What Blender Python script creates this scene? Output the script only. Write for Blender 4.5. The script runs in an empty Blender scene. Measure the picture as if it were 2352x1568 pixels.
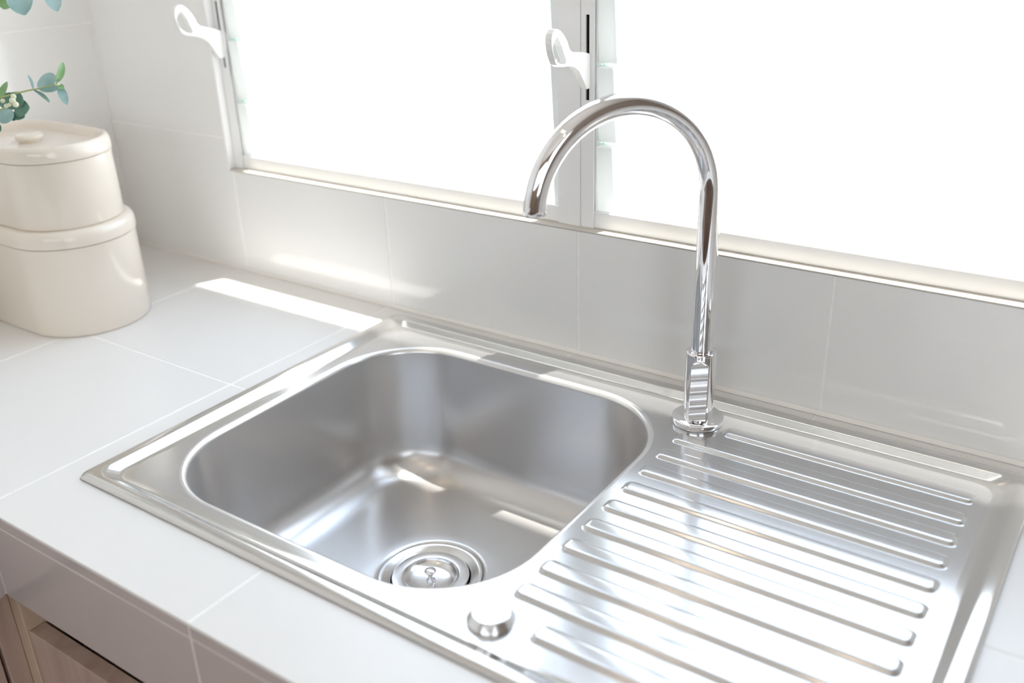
import bpy, bmesh, math, random
from mathutils import Vector, Matrix
random.seed(7)
D = bpy.data
SC = bpy.context.scene
COL = SC.collection
R_ = math.radians

# ------------------------------------------------------------------ camera
cam = D.cameras.new('camera'); camo = D.objects.new('camera', cam); COL.objects.link(camo)
CR = Vector((0.8237746694, 0.5661259894, -0.0299442505))
CU = Vector((-0.2102730095, 0.3541682356, 0.9112354923))
CF = Vector((-0.5264793970, 0.7443562487, -0.4107958367))
CLOC = Vector((0.8219, -0.9144, 0.4975))
camo.matrix_world = Matrix(((CR.x, CU.x, -CF.x, CLOC.x), (CR.y, CU.y, -CF.y, CLOC.y), (CR.z, CU.z, -CF.z, CLOC.z), (0, 0, 0, 1)))
cam.lens = 33.846; cam.sensor_width = 36; cam.clip_start = 0.02
cam.dof.use_dof = True; cam.dof.focus_distance = 1.0; cam.dof.aperture_fstop = 3.2
SC.camera = camo

# ------------------------------------------------------------------ world, sun, exposure
w = D.worlds.new('world'); SC.world = w; w.use_nodes = True
bg = w.node_tree.nodes['Background']; bg.inputs[0].default_value = (0.88, 0.955, 1.07, 1); bg.inputs[1].default_value = 3.7
# a plain clear sky: white towards the horizon, bluer overhead
_n = w.node_tree; _tc = _n.nodes.new('ShaderNodeTexCoord'); _sx = _n.nodes.new('ShaderNodeSeparateXYZ'); _rp = _n.nodes.new('ShaderNodeValToRGB')
_rp.color_ramp.elements[0].position = 0.0; _rp.color_ramp.elements[0].color = (0.955, 0.98, 1.0, 1)
_rp.color_ramp.elements[1].position = 1.0; _rp.color_ramp.elements[1].color = (0.56, 0.72, 1.0, 1)
_e = _rp.color_ramp.elements.new(0.4); _e.color = (0.83, 0.91, 1.0, 1)
_n.links.new(_tc.outputs['Generated'], _sx.inputs[0]); _n.links.new(_sx.outputs['Z'], _rp.inputs[0]); _n.links.new(_rp.outputs[0], bg.inputs[0])
sun = D.lights.new('sun', 'SUN'); sun.energy = 18.0; sun.angle = R_(0.6); sun.color = (1.0, 0.97, 0.92)
so = D.objects.new('sun', sun); COL.objects.link(so)
SUN_DIR = Vector((-0.14, -0.287, -1.0)).normalized()
so.rotation_euler = SUN_DIR.to_track_quat('-Z', 'Y').to_euler(); so.location = (0.5, 1.2, 3.5)
SC.view_settings.view_transform = 'Standard'; SC.view_settings.look = 'None'
SC.view_settings.exposure = 0.20; SC.view_settings.gamma = 1.0; SC.view_settings.use_curve_mapping = False
SC.cycles.max_bounces = 14; SC.cycles.diffuse_bounces = 6; SC.cycles.glossy_bounces = 6
SC.cycles.transparent_max_bounces = 16; SC.cycles.sample_clamp_indirect = 10.0
SC.cycles.use_denoising = True; SC.cycles.caustics_reflective = False; SC.cycles.caustics_refractive = False

# ------------------------------------------------------------------ materials
def mat(name, col, rough=0.5, metal=0.0, spec=0.5, coat=0.0, noise=None, bump=None):
    m = D.materials.new(name); m.use_nodes = True; nt = m.node_tree; b = nt.nodes['Principled BSDF']
    b.inputs['Base Color'].default_value = (*col, 1); b.inputs['Roughness'].default_value = rough
    b.inputs['Metallic'].default_value = metal; b.inputs['Specular IOR Level'].default_value = spec
    b.inputs['Coat Weight'].default_value = coat; b.inputs['Coat Roughness'].default_value = 0.05
    if noise or bump:
        tc = nt.nodes.new('ShaderNodeTexCoord')
    if noise:      # (scale vec, colour 2, detail)
        mp = nt.nodes.new('ShaderNodeMapping'); mp.inputs['Scale'].default_value = noise[0]
        nz = nt.nodes.new('ShaderNodeTexNoise'); nz.inputs['Scale'].default_value = 1.0; nz.inputs['Detail'].default_value = noise[2]
        rp = nt.nodes.new('ShaderNodeValToRGB'); rp.color_ramp.elements[0].position = 0.3; rp.color_ramp.elements[1].position = 0.7
        rp.color_ramp.elements[0].color = (*col, 1); rp.color_ramp.elements[1].color = (*noise[1], 1)
        nt.links.new(tc.outputs['Object'], mp.inputs[0]); nt.links.new(mp.outputs[0], nz.inputs['Vector'])
        nt.links.new(nz.outputs['Fac'], rp.inputs[0]); nt.links.new(rp.outputs[0], b.inputs['Base Color'])
    if bump:       # (scale vec, strength, distance)
        mp = nt.nodes.new('ShaderNodeMapping'); mp.inputs['Scale'].default_value = bump[0]
        nz = nt.nodes.new('ShaderNodeTexNoise'); nz.inputs['Scale'].default_value = 1.0; nz.inputs['Detail'].default_value = 3
        bp = nt.nodes.new('ShaderNodeBump'); bp.inputs['Strength'].default_value = bump[1]; bp.inputs['Distance'].default_value = bump[2]
        nt.links.new(tc.outputs['Object'], mp.inputs[0]); nt.links.new(mp.outputs[0], nz.inputs['Vector'])
        nt.links.new(nz.outputs['Fac'], bp.inputs['Height']); nt.links.new(bp.outputs[0], b.inputs['Normal'])
    return m

def glass(name, tint):
    m = D.materials.new(name); m.use_nodes = True; nt = m.node_tree
    for n in list(nt.nodes):
        if n.type == 'BSDF_PRINCIPLED': nt.nodes.remove(n)
    out = [n for n in nt.nodes if n.type == 'OUTPUT_MATERIAL'][0]
    t = nt.nodes.new('ShaderNodeBsdfTransparent'); t.inputs[0].default_value = (*tint, 1)
    g = nt.nodes.new('ShaderNodeBsdfGlossy'); g.inputs['Roughness'].default_value = 0.02
    lw = nt.nodes.new('ShaderNodeLayerWeight'); lw.inputs[0].default_value = 0.5
    pw = nt.nodes.new('ShaderNodeMath'); pw.operation = 'POWER'; pw.inputs[1].default_value = 5.0
    fr = nt.nodes.new('ShaderNodeMath'); fr.operation = 'MULTIPLY_ADD'; fr.inputs[1].default_value = 0.5; fr.inputs[2].default_value = 0.035
    nt.links.new(lw.outputs['Facing'], pw.inputs[0]); nt.links.new(pw.outputs[0], fr.inputs[0])
    mx = nt.nodes.new('ShaderNodeMixShader')
    nt.links.new(fr.outputs[0], mx.inputs[0]); nt.links.new(t.outputs[0], mx.inputs[1]); nt.links.new(g.outputs[0], mx.inputs[2])
    nt.links.new(mx.outputs[0], out.inputs[0]); return m

def emit(name, col, s):
    m = D.materials.new(name); m.use_nodes = True; b = m.node_tree.nodes['Principled BSDF']
    b.inputs['Emission Color'].default_value = (*col, 1); b.inputs['Emission Strength'].default_value = s
    b.inputs['Base Color'].default_value = (0.8, 0.8, 0.8, 1); return m

M = {}
M['walltile'] = mat('wall_tile_glaze', (0.87, 0.865, 0.855), 0.08, noise=((3, 3, 3), (0.88, 0.875, 0.865), 2))
M['tile'] = mat('counter_tile_glaze', (0.79, 0.776, 0.757), 0.30, noise=((5, 5, 5), (0.80, 0.786, 0.768), 3))
M['edgetile'] = mat('edge_tile_shaded', (0.52, 0.455, 0.43), 0.12, noise=((5, 5, 5), (0.545, 0.48, 0.455), 3))  # darker than the counter tile: shade of the counter front put into the colour
M['grout'] = mat('grout', (0.95, 0.945, 0.93), 0.7, noise=((60, 60, 60), (0.89, 0.875, 0.85), 3))
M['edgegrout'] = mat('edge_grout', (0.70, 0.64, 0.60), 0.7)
M['caulk'] = mat('caulk', (0.86, 0.83, 0.79), 0.5)
M['plaster'] = mat('plaster', (0.78, 0.76, 0.73), 0.9)
M['ceiling'] = mat('ceiling_paint', (0.87, 0.83, 0.78), 0.9)
M['wallpaint'] = mat('room_paint', (0.34, 0.28, 0.24), 0.8)
M['woodwall'] = mat('wall_panelling', (0.26, 0.18, 0.13), 0.5, noise=((25, 25, 2), (0.33, 0.24, 0.18), 4))
M['floor'] = mat('floor_boards', (0.14, 0.10, 0.075), 0.4, noise=((2, 25, 2), (0.20, 0.145, 0.11), 4))
M['white'] = mat('white_frame', (0.88, 0.88, 0.88), 0.35)
M['ledge'] = mat('beige_ledge', (0.60, 0.56, 0.50), 0.4)
M['plastic'] = mat('white_plastic', (0.86, 0.86, 0.85), 0.3)
m_ = D.materials.new('translucent_holder'); m_.use_nodes = True; nt_ = m_.node_tree; M['holder'] = m_
tr_ = nt_.nodes.new('ShaderNodeBsdfTranslucent'); tr_.inputs[0].default_value = (0.85, 0.86, 0.86, 1); mx_ = nt_.nodes.new('ShaderNodeMixShader'); mx_.inputs[0].default_value = 0.35
pb_ = nt_.nodes['Principled BSDF']; pb_.inputs['Base Color'].default_value = (0.88, 0.88, 0.87, 1); pb_.inputs['Roughness'].default_value = 0.3
nt_.links.new(pb_.outputs[0], mx_.inputs[1]); nt_.links.new(tr_.outputs[0], mx_.inputs[2]); nt_.links.new(mx_.outputs[0], nt_.nodes['Material Output'].inputs[0])
M['dark'] = mat('dark_slot', (0.06, 0.06, 0.06), 0.6)
M['glass'] = glass('blade_glass', (0.985, 0.99, 0.985))
M['glassedge'] = mat('green_glass_edge', (0.35, 0.72, 0.60), 0.2)
M['steel'] = mat('satin_steel', (0.63, 0.63, 0.635), 0.17, 0.88, bump=((12, 700, 700), 0.06, 0.0004))
M['rimsteel'] = mat('polished_rim_steel', (0.66, 0.65, 0.635), 0.12, 0.94)
M['bowlsteel'] = mat('bowl_steel', (0.70, 0.69, 0.685), 0.25, 0.74, bump=((40, 40, 900), 0.05, 0.0004))
M['polished'] = mat('turned_steel', (0.80, 0.80, 0.81), 0.20, 0.97)
M['chrome'] = mat('chrome', (0.86, 0.86, 0.88), 0.03, 1.0)
M['ceramic'] = mat('cream_ceramic', (0.75, 0.68, 0.595), 0.14, coat=0.3, noise=((8, 8, 8), (0.76, 0.69, 0.605), 2))
M['wood'] = mat('cabinet_wood', (0.44, 0.32, 0.265), 0.45, noise=((45, 45, 2.6), (0.60, 0.46, 0.385), 6), bump=((40, 40, 3), 0.15, 0.001))
M['woodedge'] = mat('cabinet_wood_edge', (0.58, 0.44, 0.32), 0.5, noise=((28, 28, 3), (0.66, 0.51, 0.39), 4))
M['leaf'] = mat('eucalyptus_leaf', (0.20, 0.36, 0.34), 0.45, noise=((45, 45, 45), (0.38, 0.55, 0.56), 2))
M['leafdark'] = mat('eucalyptus_leaf_dark', (0.08, 0.19, 0.14), 0.45, noise=((45, 45, 45), (0.16, 0.30, 0.24), 2))
M['leafgreen'] = mat('young_leaf', (0.20, 0.38, 0.12), 0.45, noise=((60, 60, 60), (0.30, 0.48, 0.30), 2))
M['stem'] = mat('stem', (0.40, 0.46, 0.20), 0.5)
M['bud'] = mat('pale_bud', (0.72, 0.74, 0.55), 0.5)
M['vase'] = mat('vase_ceramic', (0.70, 0.67, 0.62), 0.3)
M['lamp'] = emit('warm_lamp', (1.0, 0.76, 0.52), 22.0)

# ------------------------------------------------------------------ helpers
def link(name, me, m=None, parent=None):
    o = D.objects.new(name, me); COL.objects.link(o)
    if m is not None and not me.materials: me.materials.append(m)
    if parent is not None: o.parent = parent
    return o
def obj(name, bm, m, parent=None, smooth=False, bevel=0.0, seg=2, angle=None):
    me = D.meshes.new(name)
    bmesh.ops.recalc_face_normals(bm, faces=bm.faces); bm.to_mesh(me); bm.free()
    if smooth:
        if angle: me.shade_smooth(); me.set_sharp_from_angle(angle=R_(angle))
        else: me.shade_smooth()
    o = link(name, me, m, parent)
    if bevel > 0:
        b = o.modifiers.new('bevel', 'BEVEL'); b.width = bevel; b.segments = seg; b.limit_method = 'ANGLE'; b.angle_limit = R_(40)
    return o
def tag(o, label=None, cat=None, group=None, kind=None):
    if label: o['label'] = label
    if cat: o['category'] = cat
    if group: o['group'] = group
    if kind: o['kind'] = kind
    return o
def thing(name, label, cat, loc=(0, 0, 0), group=None):
    o = D.objects.new(name, None); COL.objects.link(o); o.location = loc; o.empty_display_size = 0.05
    tag(o, label, cat, group); o['_loc'] = 0; del o['_loc']
    return o
def local(o, parent):      # geometry written in world coordinates: keep it there under an empty
    o.matrix_parent_inverse = Matrix.Translation(-Vector(parent.location)); return o
def box(bm, x0, x1, y0, y1, z0, z1):
    v = [bm.verts.new(p) for p in ((x0, y0, z0), (x1, y0, z0), (x1, y1, z0), (x0, y1, z0), (x0, y0, z1), (x1, y0, z1), (x1, y1, z1), (x0, y1, z1))]
    for f in ((0, 3, 2, 1), (4, 5, 6, 7), (0, 1, 5, 4), (1, 2, 6, 5), (2, 3, 7, 6), (3, 0, 4, 7)): bm.faces.new([v[i] for i in f])
def boxes(*bs):
    bm = bmesh.new()
    for b in bs: box(bm, *b)
    return bm
def cells(u0, u1, v0, v1, hole):
    us = [u0, u1]; vs = [v0, v1]
    if hole:
        us += [u for u in hole[:2] if u0 < u < u1]; vs += [v for v in hole[2:] if v0 < v < v1]
    us = sorted(us); vs = sorted(vs); out = []
    for i in range(len(us) - 1):
        for j in range(len(vs) - 1):
            cu = (us[i] + us[i + 1]) / 2; cv = (vs[j] + vs[j + 1]) / 2
            if hole and hole[0] < cu < hole[1] and hole[2] < cv < hole[3]: continue
            if us[i + 1] - us[i] < 1e-4 or vs[j + 1] - vs[j] < 1e-4: continue
            out.append((us[i], us[i + 1], vs[j], vs[j + 1]))
    return out
def plate(u0, u1, v0, v1, hole, f, n, t):
    """flat piece (rectangle minus hole): f maps (u,v) to the front surface, n is the front normal, t the thickness"""
    cs = cells(u0, u1, v0, v1, hole)
    if not cs: return None
    bm = bmesh.new(); vd = {}
    def V(u, v):
        k = (round(u, 5), round(v, 5))
        if k not in vd: vd[k] = bm.verts.new(f(u, v))
        return vd[k]
    us = sorted({c[0] for c in cs} | {c[1] for c in cs}); vs = sorted({c[2] for c in cs} | {c[3] for c in cs})
    for a, b, c, d in cs:
        uu = [u for u in us if a <= u <= b]; vv = [v for v in vs if c <= v <= d]
        for i in range(len(uu) - 1):
            for j in range(len(vv) - 1):
                bm.faces.new((V(uu[i], vv[j]), V(uu[i + 1], vv[j]), V(uu[i + 1], vv[j + 1]), V(uu[i], vv[j + 1])))
    bmesh.ops.dissolve_limit(bm, angle_limit=0.01, verts=bm.verts, edges=bm.edges)
    r = bmesh.ops.extrude_face_region(bm, geom=list(bm.faces))
    bmesh.ops.translate(bm, vec=Vector(n) * -t, verts=[g for g in r['geom'] if isinstance(g, bmesh.types.BMVert)])
    return bm
def lathe(profile, n=48, c=(0, 0, 0), cap0=True, cap1=True):
    bm = bmesh.new(); rings = []
    for r, z in profile:
        if r < 1e-6: rings.append([bm.verts.new((c[0], c[1], c[2] + z))])
        else: rings.append([bm.verts.new((c[0] + r * math.cos(2 * math.pi * i / n), c[1] + r * math.sin(2 * math.pi * i / n), c[2] + z)) for i in range(n)])
    for a, b in zip(rings, rings[1:]):
        for i in range(n):
            j = (i + 1) % n
            if len(a) == 1 and len(b) == 1: continue
            if len(a) == 1: bm.faces.new((a[0], b[i], b[j]))
            elif len(b) == 1: bm.faces.new((a[i], a[j], b[0]))
            else: bm.faces.new((a[i], a[j], b[j], b[i]))
    if cap0 and len(rings[0]) > 1: bm.faces.new(rings[0])
    if cap1 and len(rings[-1]) > 1: bm.faces.new(rings[-1])
    return bm
def loft(loops, close0=False, close1=False):
    bm = bmesh.new(); rs = [[bm.verts.new(p) for p in l] for l in loops]; n = len(rs[0])
    for a, b in zip(rs, rs[1:]):
        for i in range(n):
            j = (i + 1) % n; bm.faces.new((a[i], a[j], b[j], b[i]))
    if close0: bm.faces.new(rs[0])
    if close1: bm.faces.new(rs[-1])
    return bm
def tube(pts, r, n=24, close=True):
    """swept tube along pts with a parallel-transported frame; r may be a list"""
    P = [Vector(p) for p in pts]; rs = r if isinstance(r, (list, tuple)) else [r] * len(P)
    loops = []; up = None
    for i, p in enumerate(P):
        t = (P[min(i + 1, len(P) - 1)] - P[max(i - 1, 0)]).normalized()
        if up is None: up = t.orthogonal().normalized()
        up = (up - t * up.dot(t)).normalized(); s = t.cross(up)
        loops.append([p + rs[i] * (math.cos(2 * math.pi * k / n) * up + math.sin(2 * math.pi * k / n) * s) for k in range(n)])
    return loft(loops, close, close)
def rrect(x0, x1, y0, y1, r, z, nc=14, ns=16):
    """rounded rectangle, constant vertex count so that loops can be lofted"""
    pts = []
    cs = ((x1 - r, y1 - r, 0), (x0 + r, y1 - r, 90), (x0 + r, y0 + r, 180), (x1 - r, y0 + r, 270))
    for k, (cx, cy, a0) in enumerate(cs):
        for i in range(nc + 1):
            a = R_(a0 + 90 * i / nc); pts.append((cx + r * math.cos(a), cy + r * math.sin(a), z))
        nx, ny, na = cs[(k + 1) % 4]; p = pts[-1]; a = R_(na); q = (nx + r * math.cos(a), ny + r * math.sin(a))
        for i in range(1, ns): pts.append((p[0] + (q[0] - p[0]) * i / ns, p[1] + (q[1] - p[1]) * i / ns, z))
    return pts

# ------------------------------------------------------------------ room shell (counter top is z = 0, tiled wall face is y = 0)
XL, XR, YB, ZF, ZC = -0.600, 2.30, -3.20, -0.85, 1.75
WX0, WX1, WZ0, WZ1 = -0.326, 0.912, 0.157, 1.22          # window opening
tag(obj('floor', boxes((XL - .12, XR + .12, YB - .12, .12, ZF - .1, ZF)), M['floor']), 'brown wooden kitchen floor', kind='structure')
tag(obj('ceiling', boxes((XL - .12, XR + .12, YB - .12, .12, ZC, ZC + .09)), M['ceiling']), 'white painted kitchen ceiling', kind='structure')
wb = tag(obj('wall_back', boxes((XL - .12, WX0, .0006, .12, ZF, ZC), (WX1, XR + .12, .0006, .12, ZF, ZC), (WX0, WX1, .0006, .12, ZF, WZ0 - .0026), (WX0, WX1, .0006, .12, WZ1, ZC)), M['grout']),
         'white glossy tiled wall below and beside the window', kind='structure')
wl = tag(obj('wall_left', boxes((XL - .12, XL - .0006, YB - .12, .0006, ZF, ZC)), M['grout']), 'white glossy tiled wall left of the window', kind='structure')
RW = (-2.90, -1.60, -.15, 1.40)      # unseen opening in the right wall, added as room fill (y0, y1, z0, z1)
tag(obj('wall_right', boxes((XR, XR + .12, YB, RW[0], ZF, ZC), (XR, XR + .12, RW[1], .0006, ZF, ZC), (XR, XR + .12, RW[0], RW[1], ZF, RW[2]), (XR, XR + .12, RW[0], RW[1], RW[3], ZC)), M['wallpaint']), 'plain painted wall to the right', kind='structure')
FW = (0.00, 1.90, 0.45, 1.40)        # unseen high opening facing the sink, added as fill light (x0, x1, z0, z1)
tag(obj('wall_front', boxes((XL - .0006, FW[0], YB - .12, YB, ZF, ZC), (FW[1], XR + .12, YB - .12, YB, ZF, ZC), (FW[0], FW[1], YB - .12, YB, ZF, FW[2]), (FW[0], FW[1], YB - .12, YB, FW[3], ZC)), M['woodwall']), 'brown panelled wall facing the sink', kind='structure')
def fill_window(n, label, horiz, a0, a1, z0, z1, at_):  # framed opening out of view, added to let fill light in
    fb = []; t = .05; mid = (a0 + a1) / 2
    for p, q, r, u in ((a0, a0 + t, z0, z1), (a1 - t, a1, z0, z1), (mid - t / 2, mid + t / 2, z0 + t, z1 - t), (a0 + t, a1 - t, z0, z0 + t), (a0 + t, a1 - t, z1 - t, z1)):
        fb.append((p, q, at_ - .09, at_ - .03, r, u) if horiz else (at_ + .03, at_ + .09, p, q, r, u))
    fr = tag(obj('window_%d' % n, boxes(*fb), M['white'], bevel=.002), label, kind='structure')
    for p, q in ((a0 + t, mid - t / 2), (mid + t / 2, a1 - t)):
        obj('pane', boxes((p, q, at_ - .063, at_ - .057, z0 + t, z1 - t) if horiz else (at_ + .057, at_ + .063, p, q, z0 + t, z1 - t)), M['glass'], fr)
fill_window(3, 'unseen window added in the right wall for fill light', False, *RW, XR)
fill_window(4, 'unseen high window added opposite the sink for fill light', True, *FW, YB)
tag(obj('shading_eave', boxes((-1.6, 3.2, .12, .450, 1.847, 1.95), (-1.6, 3.2, .12, .20, ZC, 1.847)), M['plaster']), 'unseen eave outside, placed to trim the sunlight to a strip', kind='structure')  # out of view, sized so only a low band of sun enters
# wall tiles
G = 0.0014
xs = [-.616 + .2965 * i for i in range(0, 11)]; zs = [-.09, .203, .500, .797, 1.094, 1.391, 1.688, 1.75]
for i in range(len(xs) - 1):
    for j in range(len(zs) - 1):
        u0, u1, v0, v1 = max(xs[i], XL) + G, min(xs[i + 1], XR) - G, max(zs[j], 0.0015) + G, zs[j + 1] - G
        if u1 - u0 < .01: continue
        bm = plate(u0, u1, v0, v1, (WX0, WX1, WZ0 - .0022, WZ1), lambda u, v: (u, 0, v), (0, -1, 0), .010)
        if bm: obj('tile', bm, M['walltile'], wb, bevel=.0005)
ys = [0, -.598, -1.198, -1.798, -2.0]; zs2 = [.0015, .055, .355, .655, .955, 1.255, 1.555, 1.75]
for i in range(len(ys) - 1):
    for j in range(len(zs2) - 1):
        bm = plate(ys[i + 1] + G, ys[i] - G, zs2[j] + G, zs2[j + 1] - G, None, lambda u, v: (XL, u, v), (1, 0, 0), .010)
        obj('tile', bm, M['walltile'], wl, bevel=.0005)
# window ledge and reveals
tag(obj('trim_1', boxes((WX0, WX1, -.0006, .118, WZ0 - .0018, WZ0)), M['ledge'], bevel=.0005), 'pale beige window ledge above the backsplash', kind='structure')
tag(obj('trim_2', boxes((WX0 - .003, WX0 + .0005, -.0006, .012, WZ0, WZ1)), M['white'], bevel=.0006), 'white edge strip beside the left window', kind='structure')

# ------------------------------------------------------------------ louvre windows
YF = .012
HANDLE = [(0.0074, 0.353), (-0.0011, 0.3553), (-0.0154, 0.357), (-0.0238, 0.358), (-0.0294, 0.3608), (-0.0321, 0.3646), (-0.0348, 0.3698), (-0.0401, 0.3759), (-0.0468, 0.3814), (-0.0534, 0.3844), (-0.0599, 0.3841), (-0.0642, 0.3806), (-0.066, 0.3761), (-0.0661, 0.3708), (-0.0643, 0.3638), (-0.0624, 0.3595), (-0.0599, 0.3537), (-0.0567, 0.3492), (-0.05, 0.3462), (-0.0419, 0.3452), (-0.0309, 0.3446), (-0.0211, 0.3422), (-0.0126, 0.3374), (-0.0069, 0.3308), (-0.001, 0.3234), (0.0041, 0.3168), (0.0064, 0.315), (.018, .318), (.018, .350)]
HOLE = [(-0.0546, 0.3768), (-0.0463, 0.3667), (-0.0431, 0.3598), (-0.0377, 0.3508), (-0.0405, 0.348), (-0.0486, 0.3491), (-0.0566, 0.3533), (-0.0618, 0.3601), (-0.0634, 0.3671), (-0.0602, 0.3728)]
def handle_bm(t):
    """flat lever with a finger ring: outline in the y-z plane, t thick in x"""
    bm = bmesh.new()
    def ringv(pts, x): return [bm.verts.new((x, y, z)) for y, z in pts]
    A, B = ringv(HANDLE, t / 2), ringv(HANDLE, -t / 2); C_, E_ = ringv(HOLE, t / 2), ringv(HOLE, -t / 2)
    for a, b in ((A, B), (C_, E_)):
        for i in range(len(a)): bm.faces.new((a[i], a[(i + 1) % len(a)], b[(i + 1) % len(b)], b[i]))
    for o, h in ((A, C_), (B, E_)):
        ed = [bm.edges.get((l[i], l[(i + 1) % len(l)])) for l in (o, h) for i in range(len(l))]
        bmesh.ops.triangle_fill(bm, edges=ed, use_beauty=True)
    return bm
def louvre_window(n, label, x0, x1, wj0, wj1, hrot):
    """x0..x1 frame outer width, wj0 / wj1 widths of the left and right jamb"""
    fr = obj('window_%d' % n, boxes((x0 + wj0 - .002, x1 - wj1 + .002, YF + .002, .060, WZ0, .1765), (x0 + wj0 - .002, x1 - wj1 + .002, YF + .002, .060, WZ1 - .03, WZ1)), M['white'], bevel=.001)
    tag(fr, label, kind='structure')
    # left jamb carries the lever slot: built round it
    sx0, sx1, sz0, sz1 = x0 + .0065, x0 + .0105, .3062 - .004, .3916
    pb = plate(x0, x0 + wj0, WZ0, WZ1, (sx0, sx1, sz0, sz1), lambda u, v: (u, YF, v), (0, -1, 0), .0015)
    obj('jamb', pb, M['white'], fr, bevel=.0006)
    obj('jamb_body', boxes((x0 + .0005, sx0, YF + .0015, .060, WZ0, WZ1), (sx1, x0 + wj0 - .0005, YF + .006, .060, WZ0, WZ1)), M['white'], fr)
    obj('slot', boxes((sx0, sx1, YF + .012, YF + .016, sz0 - .01, sz1 + .01), (sx0, sx0 + .0003, YF + .0016, YF + .012, sz0 - .01, sz1 + .01), (sx1 - .0003, sx1, YF + .0016, YF + .012, sz0 - .01, sz1 + .01)), M['dark'], fr)
    obj('jamb', boxes((x1 - wj1, x1, YF, .060, WZ0, WZ1)), M['white'], fr, bevel=.0006)
    h = obj('handle', handle_bm(.008), M['plastic'], fr, bevel=.0012)
    h.location = (x0 + .0085, 0, 0)
    if hrot:
        piv = Vector((x0 + .0085, .01, .335)); h.matrix_world = Matrix.Translation(piv) @ Matrix.Rotation(R_(hrot), 4, 'X') @ Matrix.Translation(Vector((0, -.01, -.335)))
    bx0, bx1 = x0 + wj0 + .004, x1 - wj1 - .004
    k = 0; z = .1655
    while z + .095 < WZ1 - .01:
        yb, yt, t = .0315, .0235, .005
        bm = bmesh.new()
        v = [bm.verts.new(p) for p in ((bx0, yb, z), (bx1, yb, z), (bx1, yb + t, z), (bx0, yb + t, z), (bx0, yt, z + .095), (bx1, yt, z + .095), (bx1, yt + t, z + .095), (bx0, yt + t, z + .095))]
        for fi, f in enumerate(((0, 3, 2, 1), (4, 5, 6, 7), (0, 1, 5, 4), (1, 2, 6, 5), (2, 3, 7, 6), (3, 0, 4, 7))):
            fc = bm.faces.new([v[i] for i in f]); fc.material_index = 1 if fi in (3, 5) else 0
        g = obj('glass_blade', bm, M['glass'], fr); g.data.materials.append(M['glassedge'])
        for s in (0, 1):      # a holder clasps each end of the blade
            xa, xb = (x0 + wj0, x0 + wj0 + .023) if s == 0 else (x1 - wj1 - .012, x1 - wj1)
            zz0, zz1 = z + .004, z + .0857 + .001
            bm = bmesh.new(); off = .004
            prof = ((xa, yb - .010, zz0), (xb, yb - .010, zz0), (xb, yb + t + .006, zz0), (xa, yb + t + .006, zz0), (xa, yt - .008, zz1), (xb - (.002 if s == 0 else 0), yt - .008, zz1), (xb - (.002 if s == 0 else 0), yt + t + .006, zz1), (xa + (.002 if s == 1 else 0), yt + t + .006, zz1))
            v = [bm.verts.new(p) for p in prof]
            for f in ((0, 3, 2, 1), (4, 5, 6, 7), (0, 1, 5, 4), (1, 2, 6, 5), (2, 3, 7, 6), (3, 0, 4, 7)): bm.faces.new([v[i] for i in f])
            c = obj('blade_holder', bm, M['holder'], fr, bevel=.0022, seg=3)
        z += .0857; k += 1
    return fr
w1 = louvre_window(1, 'louvre window to the left of the faucet', WX0, .2515, .0165, .012, -7)
w2 = louvre_window(2, 'louvre window behind and right of the faucet', .270, WX1, .0170, .012, 0)
tag(obj('trim_3', boxes((.2517, .2698, YF - .001, .060, WZ0, WZ1)), M['white'], bevel=.0005), 'white mullion cover between the two louvre windows', kind='structure')

# ------------------------------------------------------------------ countertop (L-shaped) with its tiles
SX0, SX1, SY0, SY1 = 0.0, 0.782, -0.5005, -0.0215           # sink outline
HOLE_S = (SX0 + .016, SX1 - .016, SY0 + .016, SY1 - .016)
YFR = -.579; XIN = -.035; YEND = -2.0
ct = thing('countertop', 'white tiled L-shaped kitchen countertop around the sink', 'countertop', (.3, -.3, -.105))
def cpart(name, bm, m, **k): return local(obj(name, bm, m, ct, **k), ct)
F = lambda u, v: (u, v, -.0005)
sl = plate(XL, XR, YFR + .031, -.0005, HOLE_S, F, (0, 0, 1), .028); cpart('slab', sl, M['grout'])
cpart('slab', boxes((XL, XIN - .0305, YEND, YFR + .031, -.0294, -.0005)), M['grout'])
cpart('slab', boxes((XIN, XR, YFR + .0010, YFR + .0305, -.0034, -.0005), (XIN - .0304, XIN - .0010, YEND, YFR + .0305, -.0034, -.0005)), M['grout'])
cpart('slab', boxes((XIN, XR, YFR + .0006, YFR + .03, -.1035, -.0038), (XIN - .03, XIN - .0006, YEND, YFR + .03, -.1035, -.0038)), M['edgegrout'])
cx = [XL, -.332, -.0305, .2675, .568, .868, 1.168, 1.468, 1.768, 2.068, XR]
cy = [-.0010, -.2806, YFR - G]
for i in range(len(cx) - 1):
    for j in range(2):
        bm = plate(cx[i] + G, cx[i + 1] - G, cy[j + 1] + G, cy[j] - G, HOLE_S, lambda u, v: (u, v, 0), (0, 0, 1), .0036)
        if bm: cpart('tile', bm, M['tile'], bevel=.0007)
ly = [YFR, -.879, -1.179, -1.479, -1.779, YEND]
for i in range(2):
    for j in range(5):
        x1 = cx[i + 1] - G if i == 0 else XIN
        cpart('tile', plate(cx[i] + G, x1, ly[j + 1] + G, ly[j] - G, None, lambda u, v: (u, v, 0), (0, 0, 1), .0036), M['tile'], bevel=.0007)
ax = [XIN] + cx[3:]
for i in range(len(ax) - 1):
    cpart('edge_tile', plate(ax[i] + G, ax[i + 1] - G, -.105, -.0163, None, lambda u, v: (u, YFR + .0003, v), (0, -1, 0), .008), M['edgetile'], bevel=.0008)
    cpart('edge_strip', plate(ax[i] + G, ax[i + 1] - G, -.0148, -.0038, None, lambda u, v: (u, YFR + .0003, v), (0, -1, 0), .008), M['edgetile'], bevel=.0005)
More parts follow.
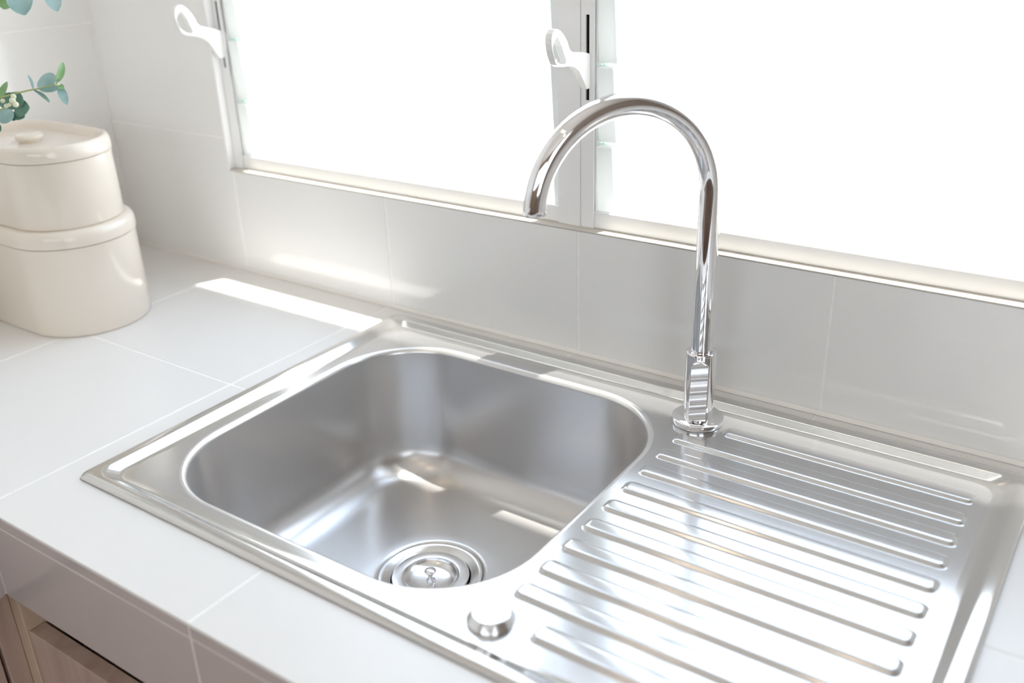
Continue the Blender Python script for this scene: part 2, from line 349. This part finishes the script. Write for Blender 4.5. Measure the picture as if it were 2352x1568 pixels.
for j in range(5):
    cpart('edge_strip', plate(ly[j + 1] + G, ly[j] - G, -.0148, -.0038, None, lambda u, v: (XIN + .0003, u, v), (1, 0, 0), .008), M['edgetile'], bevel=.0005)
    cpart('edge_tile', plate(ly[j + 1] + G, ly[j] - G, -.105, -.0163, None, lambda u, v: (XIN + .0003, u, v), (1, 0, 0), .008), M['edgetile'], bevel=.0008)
bm = bmesh.new()
pr = [(-.0005, .0045), (-.0045, .0005), (-.0005, .0005)]
a = [bm.verts.new((XL + .0005, y, z)) for y, z in pr]; b = [bm.verts.new((XR - .0005, y, z)) for y, z in pr]
for i in range(3): bm.faces.new((a[i], a[(i + 1) % 3], b[(i + 1) % 3], b[i]))
bm.faces.new(a); bm.faces.new(b)
cpart('caulk_joint', bm, M['caulk'])

# ------------------------------------------------------------------ sink
ZD = -.0016
sk = thing('kitchen_sink', 'stainless steel sink with one bowl and a ridged drainboard, set in the countertop', 'sink', (.39, -.26, 0))
def spart(name, bm, m, parent=None, **k):
    o = obj(name, bm, m, parent or sk, **k)
    if parent is None: local(o, sk)
    return o
prof = [(.0012, .0002, .010), (.0000, .0010, .010), (.0006, .0024, .011), (.0020, .0036, .012), (.0045, .0043, .012), (.0085, .0045, .013), (.0115, .0044, .014), (.0128, .0043, .016), (.0140, .0039, .017), (.0150, .0033, .018), (.0157, .00293, .018), (.0218, -.00043, .020), (.0225, -.0008, .020), (.0236, -.0013, .020), (.0250, ZD, .020), (.0310, ZD, .018)]
loops = [rrect(SX0 + s, SX1 - s, SY0 + s, SY1 - s, r, z) for s, z, r in prof]
spart('rim', loft(loops), M['rimsteel'], smooth=True)
BX0, BX1, BY0, BY1, BR = .0465, .4435, -.4550, -.0755, .098
def bl(d, z, r=None): return rrect(BX0 + d, BX1 - d, BY0 + d, BY1 - d, (r if r else BR - d), z)
LIP = .0065
lipl = [bl(-LIP - .001, ZD)] + [bl(-LIP + LIP * math.sin(R_(a)), ZD - LIP * (1 - math.cos(R_(a)))) for a in range(0, 91, 10)]
walls = [bl(.002, -.04), bl(.004, -.08), bl(.006, -.115)]
FR = .046
fil = [bl(.007 + FR * (1 - math.cos(R_(a))), -.124 - FR * math.sin(R_(a))) for a in range(0, 91, 9)]
DC = (.2385, -.2610)
last = fil[-1]
def circ(r, z, mix=0.0):
    out = []
    for p in last:
        a = math.atan2(p[1] - DC[1], p[0] - DC[0]); q = (DC[0] + r * math.cos(a), DC[1] + r * math.sin(a))
        out.append((q[0] * (1 - mix) + p[0] * mix, q[1] * (1 - mix) + p[1] * mix, z))
    return out
flo = [circ(.064, -.1715, .80), circ(.064, -.1730, .45), circ(.064, -.1742, .15), circ(.064, -.1745, 0), circ(.0605, -.1750, 0), circ(.0585, -.1765, 0), circ(.0580, -.1790, 0)]
spart('bowl', loft(lipl + walls + fil + flo), M['bowlsteel'], smooth=True)
# flat deck between rim and bowl
bm = bmesh.new()
o_ = [bm.verts.new(p) for p in rrect(SX0 + .031, SX1 - .031, SY0 + .031, SY1 - .031, .018, ZD)]
i_ = [bm.verts.new(p) for p in lipl[0]]
ed = [bm.edges.new((l[i], l[(i + 1) % len(l)])) for l in (o_, i_) for i in range(len(l))]
bmesh.ops.triangle_fill(bm, edges=ed, use_beauty=True)
# drop anything that got filled inside the bowl opening
for f in list(bm.faces):
    c = f.calc_center_median()
    if all(v in i_ for v in f.verts) and BX0 < c.x < BX1 and BY0 < c.y < BY1: bm.faces.remove(f)
spart('deck', bm, M['steel'])
# pressed ridges
def ridge_bm(L, Wd=.0225, H=.0030):
    hp = [(0, 0), (.0010, .0003), (.0018, .0009), (.0030, .0019), (.0038, .0025), (.0050, .0029), (.0066, H)]
    lo = []
    for d, h in hp: lo.append(rrect(d, L - d, -Wd / 2 + d, Wd / 2 - d, max(.0072 - d * .75, .0012), h + .00003, 5, 3))
    return loft(lo, False, True)
me0 = None
for i in range(-1, 10):
    x0 = .4595 if 0 <= i <= 8 else .4985
    yc = -.1215 - .0355 * i if i >= 0 else -.0830
    o = spart('drainer_ridge', ridge_bm(.7405 - x0), M['steel'], smooth=True, angle=60)
    o.location = Vector((x0, yc, ZD)); o.matrix_parent_inverse = Matrix.Translation(-Vector(sk.location))
# drain flange
spart('drain_flange', lathe([(.0582, -.1770), (.0578, -.1748), (.0555, -.1744), (.0530, -.1752), (.0500, -.1768), (.0455, -.1782), (.0445, -.1790), (.0440, -.1850), (.0400, -.2100), (.0400, -.2400), (.0430, -.2400), (.0460, -.2000), (.0560, -.1790)], 64, (DC[0], DC[1], 0), False, False), M['polished'], smooth=True, angle=50)
kb = spart('drain_control', lathe([(.0194, ZD), (.0194, .0006), (.0191, .0012), (.0189, .0015), (.0158, .0061), (.0154, .0066), (.0149, .0070), (.0143, .0071), (.0, .0072)], 56, (.4640, -.4480, 0), True, False), M['polished'], smooth=True, angle=35)
tag(kb, 'round steel drain control button')
# strainer resting in the drain
st = thing('drain_strainer', 'round steel strainer with a small knob in the sink drain', 'strainer', (DC[0], DC[1], -.185))
def stpart(name, prof, m, **k): return obj(name, lathe(prof, 56, (0, 0, .185), False, False), m, st, **k)
stpart('basket', [(.0, -.2050), (.0360, -.2040), (.0400, -.1840), (.0428, -.1775), (.0432, -.1765), (.0424, -.1758), (.0335, -.1752), (.0318, -.1756), (.0308, -.1775), (.0290, -.1800), (.0220, -.1826), (.0120, -.1838), (.0, -.1840)], M['polished'], smooth=True, angle=35)
stpart('knob', [(.0052, -.1840), (.0050, -.1824), (.0034, -.1812), (.0029, -.1780), (.0034, -.1745), (.0056, -.1722), (.0066, -.1706), (.0066, -.1698), (.0058, -.1688), (.0030, -.1680), (.0, -.1678)], M['polished'], smooth=True)

# ------------------------------------------------------------------ faucet
FX, FY = .4660, -.0770
fa = thing('kitchen_faucet', 'chrome gooseneck kitchen faucet standing behind the sink', 'faucet', (FX, FY, ZD))
def fpart(name, bm, m=None, parent=None, **k): return local(obj(name, bm, m or M['chrome'], fa, **k), fa)
c0 = (FX, FY, 0)
fpart('base_plate', lathe([(.0, ZD + .0002), (.0262, ZD + .0002), (.0268, ZD + .001), (.0270, .0030), (.0268, .0044), (.0258, .0052), (.0, .0052)], 64, c0), smooth=True, angle=40)
fpart('body', lathe([(.0, .0052), (.0150, .0052), (.0152, .0058), (.0158, .0400), (.0160, .0780), (.0158, .0795), (.0150, .0803), (.0118, .0803), (.0115, .0795), (.0, .0795)], 64, c0), smooth=True, angle=40)
TH = R_(235.8); HH = .2464; RR = .0903; AR = R_(178.6); TR = .0107
dv = Vector((math.cos(TH), math.sin(TH), 0)); nv = Vector((-math.sin(TH), math.cos(TH), 0)); B0 = Vector((FX, FY, 0))
cl = [(B0 + Vector((0, 0, z)), -dv) for z in (.0796, .12, .16, .20, .225, HH)]
for i in range(1, 61):
    q = AR * i / 60; cl.append((B0 + dv * RR * (1 - math.cos(q)) + Vector((0, 0, HH + RR * math.sin(q))), (-dv * math.cos(q) + Vector((0, 0, math.sin(q))))))
lo = []
for p, rd in cl: lo.append([p + TR * (math.cos(2 * math.pi * k / 40) * rd + math.sin(2 * math.pi * k / 40) * nv) for k in range(40)])
p, rd = cl[-1]; tdir = rd.cross(nv); tdir = tdir if tdir.z < 0 else -tdir
for rr, dd in ((.0101, .0008), (.0092, .0006), (.0090, -.004)):
    lo.append([p + tdir * dd + rr * (math.cos(2 * math.pi * k / 40) * rd + math.sin(2 * math.pi * k / 40) * nv) for k in range(40)])
fpart('spout', loft(lo, True, True), smooth=True, angle=60)
# flat lever on the front of the body, rounded at its top
LA = R_(291); ld = Vector((math.cos(LA), math.sin(LA), 0)); ls = Vector((-math.sin(LA), math.cos(LA), 0))
out = [(-.0091, .0085), (.0091, .0085)] + [(.0091 * math.cos(R_(a)), .0660 + .0085 * math.sin(R_(a))) for a in range(0, 181, 12)]
bm = bmesh.new()
fr_ = [bm.verts.new(B0 + ls * u + ld * (.0200 - (z - .0085) * .025) + Vector((0, 0, z))) for u, z in out]
bk_ = [bm.verts.new(B0 + ls * u + ld * .0125 + Vector((0, 0, z))) for u, z in out]
bm.faces.new(fr_); bm.faces.new(list(reversed(bk_)))
for i in range(len(out)): bm.faces.new((fr_[i], fr_[(i + 1) % len(out)], bk_[(i + 1) % len(out)], bk_[i]))
fpart('lever', bm, bevel=.0006)

# ------------------------------------------------------------------ stacked canisters
def stadium(xa, xb, yc, r, z, n=28):
    pts = []
    for i in range(n + 1):
        a = R_(-90 + 180 * i / n); pts.append((xb + r * math.cos(a), yc + r * math.sin(a), z))
    for i in range(n + 1):
        a = R_(90 + 180 * i / n); pts.append((xa + r * math.cos(a), yc + r * math.sin(a), z))
    return pts
def canister(label, zb, prof, lid, xa, xb, yc, knob=None):
    t = thing('storage_canister', label, 'canister', ((xa + xb) / 2, yc, zb), 'stacked cream canisters')
    local(obj('body', loft([stadium(xa, xb, yc, r, zb + z) for r, z in prof], True, True), M['ceramic'], t, smooth=True, angle=50), t)
    l = local(obj('lid', loft([stadium(xa, xb, yc, r, zb + z) for r, z in lid], True, True), M['ceramic'], t, smooth=True, angle=50), t)
    if knob:
        k = obj('knob', lathe(knob, 40, ((xa + xb) / 2, yc, zb)), M['ceramic'], l, smooth=True, angle=50)
    return t
XA, XB, YC_ = -.470, -.370, -.238
canister('larger cream oval canister standing on the counter, lower of the stack', 0.0002,
         [(.0775, 0), (.0790, .0008), (.0797, .003), (.0800, .060), (.0797, .1195)],
         [(.0785, .1196), (.0790, .1200), (.0812, .1212), (.0815, .1240), (.0812, .1310), (.0805, .1350), (.0785, .1388), (.0755, .1412), (.0730, .1418), (.0, .1418)][:-1], XA, XB, YC_)
canister('smaller cream oval canister with a knobbed lid, on top of the larger one', .1421,
         [(.0680, 0), (.0694, .0008), (.0700, .003), (.0697, .050), (.0690, .0845)],
         [(.0680, .0846), (.0684, .0850), (.0704, .0860), (.0708, .0885), (.0704, .0960), (.0692, .1010), (.0665, .1045), (.0630, .1050), (.0605, .1035), (.0590, .1000), (.0575, .0945)], XA, XB, YC_,
         [(.0, .0940), (.0135, .0940), (.0140, .0960), (.0170, .0985), (.0178, .1015), (.0170, .1040), (.0130, .1052), (.0, .1056)])

# ------------------------------------------------------------------ vase with eucalyptus
VX, VY = -.500, -.400
vs = tag(obj('flower_vase', lathe([(.0, .0002), (.036, .0002), (.040, .004), (.050, .040), (.052, .075), (.044, .115), (.030, .145), (.027, .160), (.031, .170), (.028, .170), (.024, .158), (.027, .145), (.040, .115), (.047, .075), (.045, .04), (.036, .008), (.0, .008)], 48, (VX, VY, 0), False, False), M['vase'], smooth=True), 'pale ceramic vase holding eucalyptus, left of the canisters', 'vase')
P0 = Vector((-.244, -.290, .329)); KP = 1.01e-4
def at(cx_, cy_, dz=0.0): return P0 + CR * (cx_ - 620) * KP - CU * (cy_ - 950) * KP + CF * dz
def leaf_bm(base, tip, width, face, curl=.15, n=9):
    """rounded leaf from base to tip; face is the direction its upper side looks to"""
    b, t = Vector(base), Vector(tip); ax_ = (t - b); L = ax_.length; ax_.normalize()
    nrm = (Vector(face) - ax_ * Vector(face).dot(ax_)).normalized(); sd = ax_.cross(nrm)
    bm = bmesh.new(); rows = []
    for s in (0, 1):
        R2 = []
        for i in range(n + 1):
            u = i / n; hw = width / 2 * math.sin(math.pi * min(max(u * .94 + .03, 0), 1)) ** .62 if 0 < i < n else width * .06
            row = []
            for k in (-1, -.5, 0, .5, 1):
                p = b + ax_ * L * u + sd * hw * k + nrm * (L * curl * (u - u * u) * 1.2 + hw * .25 * k * k + (.0004 if s == 0 else -.0004))
                row.append(bm.verts.new(p))
            R2.append(row)
        rows.append(R2)
    for s in (0, 1):
        for i in range(n):
            for k in range(4): bm.faces.new((rows[s][i][k], rows[s][i][k + 1], rows[s][i + 1][k + 1], rows[s][i + 1][k]))
    for i in range(n):
        for k in (0, 4): bm.faces.new((rows[0][i][k], rows[0][i + 1][k], rows[1][i + 1][k], rows[1][i][k]))
    for i in (0, n):
        for k in range(4): bm.faces.new((rows[0][i][k], rows[0][i][k + 1], rows[1][i][k + 1], rows[1][i][k]))
    return bm
def curve_pts(ctrl, n=8):
    P = [Vector(c) for c in ctrl]; P = [P[0] * 2 - P[1]] + P + [P[-1] * 2 - P[-2]]; out = []
    for i in range(1, len(P) - 2):
        for k in range(n):
            t = k / n; a, b, c, d = P[i - 1], P[i], P[i + 1], P[i + 2]
            out.append(0.5 * ((2 * b) + (c - a) * t + (2 * a - 5 * b + 4 * c - d) * t * t + (3 * b - a - 3 * c + d) * t ** 3))
    out.append(P[-2]); return out
def sprig(label, ctrl, leaves, buds=()):
    t = thing('eucalyptus_sprig', label, 'sprig', (VX, VY, .012), 'eucalyptus sprigs in the vase')
    n = len(curve_pts(ctrl)); local(obj('stem', tube(curve_pts(ctrl), [.0016 - .0009 * i / n for i in range(n)], 10), M['stem'], t, smooth=True), t)
    for b, tp, wd, fc, m in leaves: local(obj('leaf', leaf_bm(b, tp, wd, fc), M[m], t, smooth=True, angle=60), t)
    for p, r in buds:
        bm = bmesh.new(); bmesh.ops.create_icosphere(bm, subdivisions=2, radius=r, matrix=Matrix.Translation(p)); local(obj('bud', bm, M['bud'], t, smooth=True), t)
    return t
TC = -CF
VB = Vector((VX, VY, .014)); VM = Vector((VX + .008, VY + .004, .165))
sprig('eucalyptus sprig reaching right over the smaller canister', [VB, VM, at(-420, 1190, -.01), at(-150, 1130), at(220, 1035), at(430, 990), at(630, 945)], [
    (at(640, 985, .004), at(395, 860, .010), .0245, TC + CU * .2, 'leaf'),
    (at(640, 920), at(722, 705, -.004), .0085, TC * .7 + CR, 'leafgreen'),
    (at(665, 965), at(770, 1180, -.004), .0098, TC + CR * .4, 'leaf'),
    (at(372, 1000), at(362, 868, -.010), .0042, CR + TC * .15, 'leaf'),
    (at(380, 1010), at(535, 1135, .004), .0065, TC * .5 + CU, 'leafdark'),
    (at(650, 965), at(745, 1010, -.006), .0075, TC + CU * .6, 'leafgreen'),
    (at(630, 940), at(720, 915, -.010), .0050, TC + CU * .4, 'leafgreen')],
    [(at(640, 940, -.002), .0022), (at(665, 955, -.003), .0018)])
sprig('dark eucalyptus sprig with pale buds at the canister lid', [VB + Vector((.006, .003, 0)), VM + Vector((.006, .003, 0)), at(-380, 1300), at(-120, 1260), at(60, 1205), at(200, 1170, -.008)], [
    (at(120, 1190, .010), at(190, 1020, .004), .020, TC, 'leafdark'),
    (at(110, 1200, .010), at(300, 1190, .006), .021, TC, 'leafdark'),
    (at(90, 1190, .014), at(-20, 1020, .012), .022, TC + CU * .3, 'leafdark'),
    (at(120, 1210, .012), at(230, 1300, .008), .018, TC, 'leafdark'),
    (at(90, 1215, .008), at(-10, 1370, .004), .021, TC + CU * .3, 'leaf'),
    (at(80, 1225, .012), at(110, 1330, .010), .013, TC, 'leafdark'),
    (at(-60, 1130, .004), at(100, 925, -.004), .0075, TC + CR * .6, 'leafgreen'),
    (at(-60, 1500, 0), at(-10, 1390, 0), .012, TC, 'leafdark')],
    [(at(190, 1150, -.010), .0036), (at(225, 1195, -.010), .0034), (at(200, 1105, -.010), .0030), (at(70, 1150, -.008), .0026), (at(110, 1205, -.008), .0026), (at(150, 1195, -.009), .0022)])
sprig('tall eucalyptus sprig hanging into the top left corner', [VB + Vector((-.006, -.002, 0)), VM + Vector((-.005, 0, .003)), at(-450, 700, .01), at(-200, 200), at(100, -90, -.004), at(420, -210, -.008), at(640, -240, -.01)], [
    (at(200, -120), at(330, 195, -.010), .0285, TC + CR * .2, 'leaf'),
    (at(540, -200), at(695, 155, -.010), .0200, TC + CR * .3, 'leaf'),
    (at(60, -60, .006), at(20, 85, .004), .0190, TC, 'leafgreen'),
    (at(120, -100), at(165, 100, -.004), .0050, TC + CR * .6, 'leafgreen'),
    (at(420, -210), at(500, -420, 0), .024, TC, 'leaf'),
    (at(-100, 80), at(-260, 60, 0), .024, TC, 'leaf'),
    (at(640, -240), at(800, -330, 0), .020, TC, 'leaf')])

# ------------------------------------------------------------------ cabinets under the counter
cb = thing('sink_cabinet', 'pinkish brown wooden base cabinet under the sink', 'cabinet', (.5, -.35, ZF))
def kpart(name, bm, m, par, **k): return local(obj(name, bm, m, par, **k), par)
kpart('face_frame', boxes((-.085, -.0475, -.566, -.530, ZF, -.1052), (-.0475, 1.17, -.534, -.514, -.150, -.1052), (1.17, 1.20, -.552, -.532, ZF, -.1052), (-.0475, 1.17, -.534, -.514, ZF, ZF + .09)), M['woodedge'], cb, bevel=.001)
kpart('carcass', boxes((-.052, -.036, -.512, -.03, ZF, -.1052), (1.184, 1.20, -.512, -.03, ZF, -.1052), (-.036, 1.184, -.512, -.03, ZF + .09, ZF + .106)), M['wood'], cb)
for x0, x1 in ((-.0462, .3560), (.3600, .7640), (.7680, 1.1680)):
    d_ = kpart('door', boxes((x0, x1, -.564, -.546, ZF + .095, -.166)), M['wood'], cb, bevel=.0012)
cc = thing('corner_cabinet', 'wooden base cabinet along the left wall, under the return of the counter', 'cabinet', (-.33, -1.2, ZF))
kpart('face_frame', boxes((-.090, -.0650, -.5865, -.5662, ZF, -.1052), (-.100, -.0650, YEND, -1.96, ZF, -.1052), (-.118, -.1002, -1.96, -.5865, -.150, -.1052), (-.118, -.1002, -1.96, -.5865, ZF, ZF + .09)), M['wood'], cc, bevel=.001)
kpart('carcass', boxes((-.598, -.12, YEND + .002, YEND + .018, ZF, -.1052), (-.598, -.12, YEND + .018, -.6, ZF + .09, ZF + .106), (-.598, -.12, -.616, -.600, ZF, -.1052)), M['wood'], cc)
for y0, y1 in ((-1.050, -.5900), (-1.500, -1.055), (-1.955, -1.505)):
    kpart('door', boxes((-.083, -.0655, y0, y1, ZF + .095, -.150)), M['wood'], cc, bevel=.0012)

# ------------------------------------------------------------------ ceiling lights of the kitchen
for k, (lx, ly_, lb) in enumerate(((-.05, -1.00, 'warm recessed ceiling light nearest the left wall'), (.55, -1.35, 'warm recessed ceiling light in the middle of the kitchen'), (1.45, -1.9, 'warm recessed ceiling light nearest the right wall'))):
    t = thing('ceiling_light', lb, 'lamp', (lx, ly_, ZC), 'recessed ceiling lights')
    obj('trim_ring', lathe([(.062, -.0002), (.062, -.004), (.056, -.006), (.048, -.004), (.046, -.0002)], 40, (0, 0, 0), False, False), M['white'], t, smooth=True)
    obj('lamp_disc', lathe([(.0455, -.0005), (.0455, -.0022), (.0, -.0026)], 40, (0, 0, 0)), M['lamp'], t)
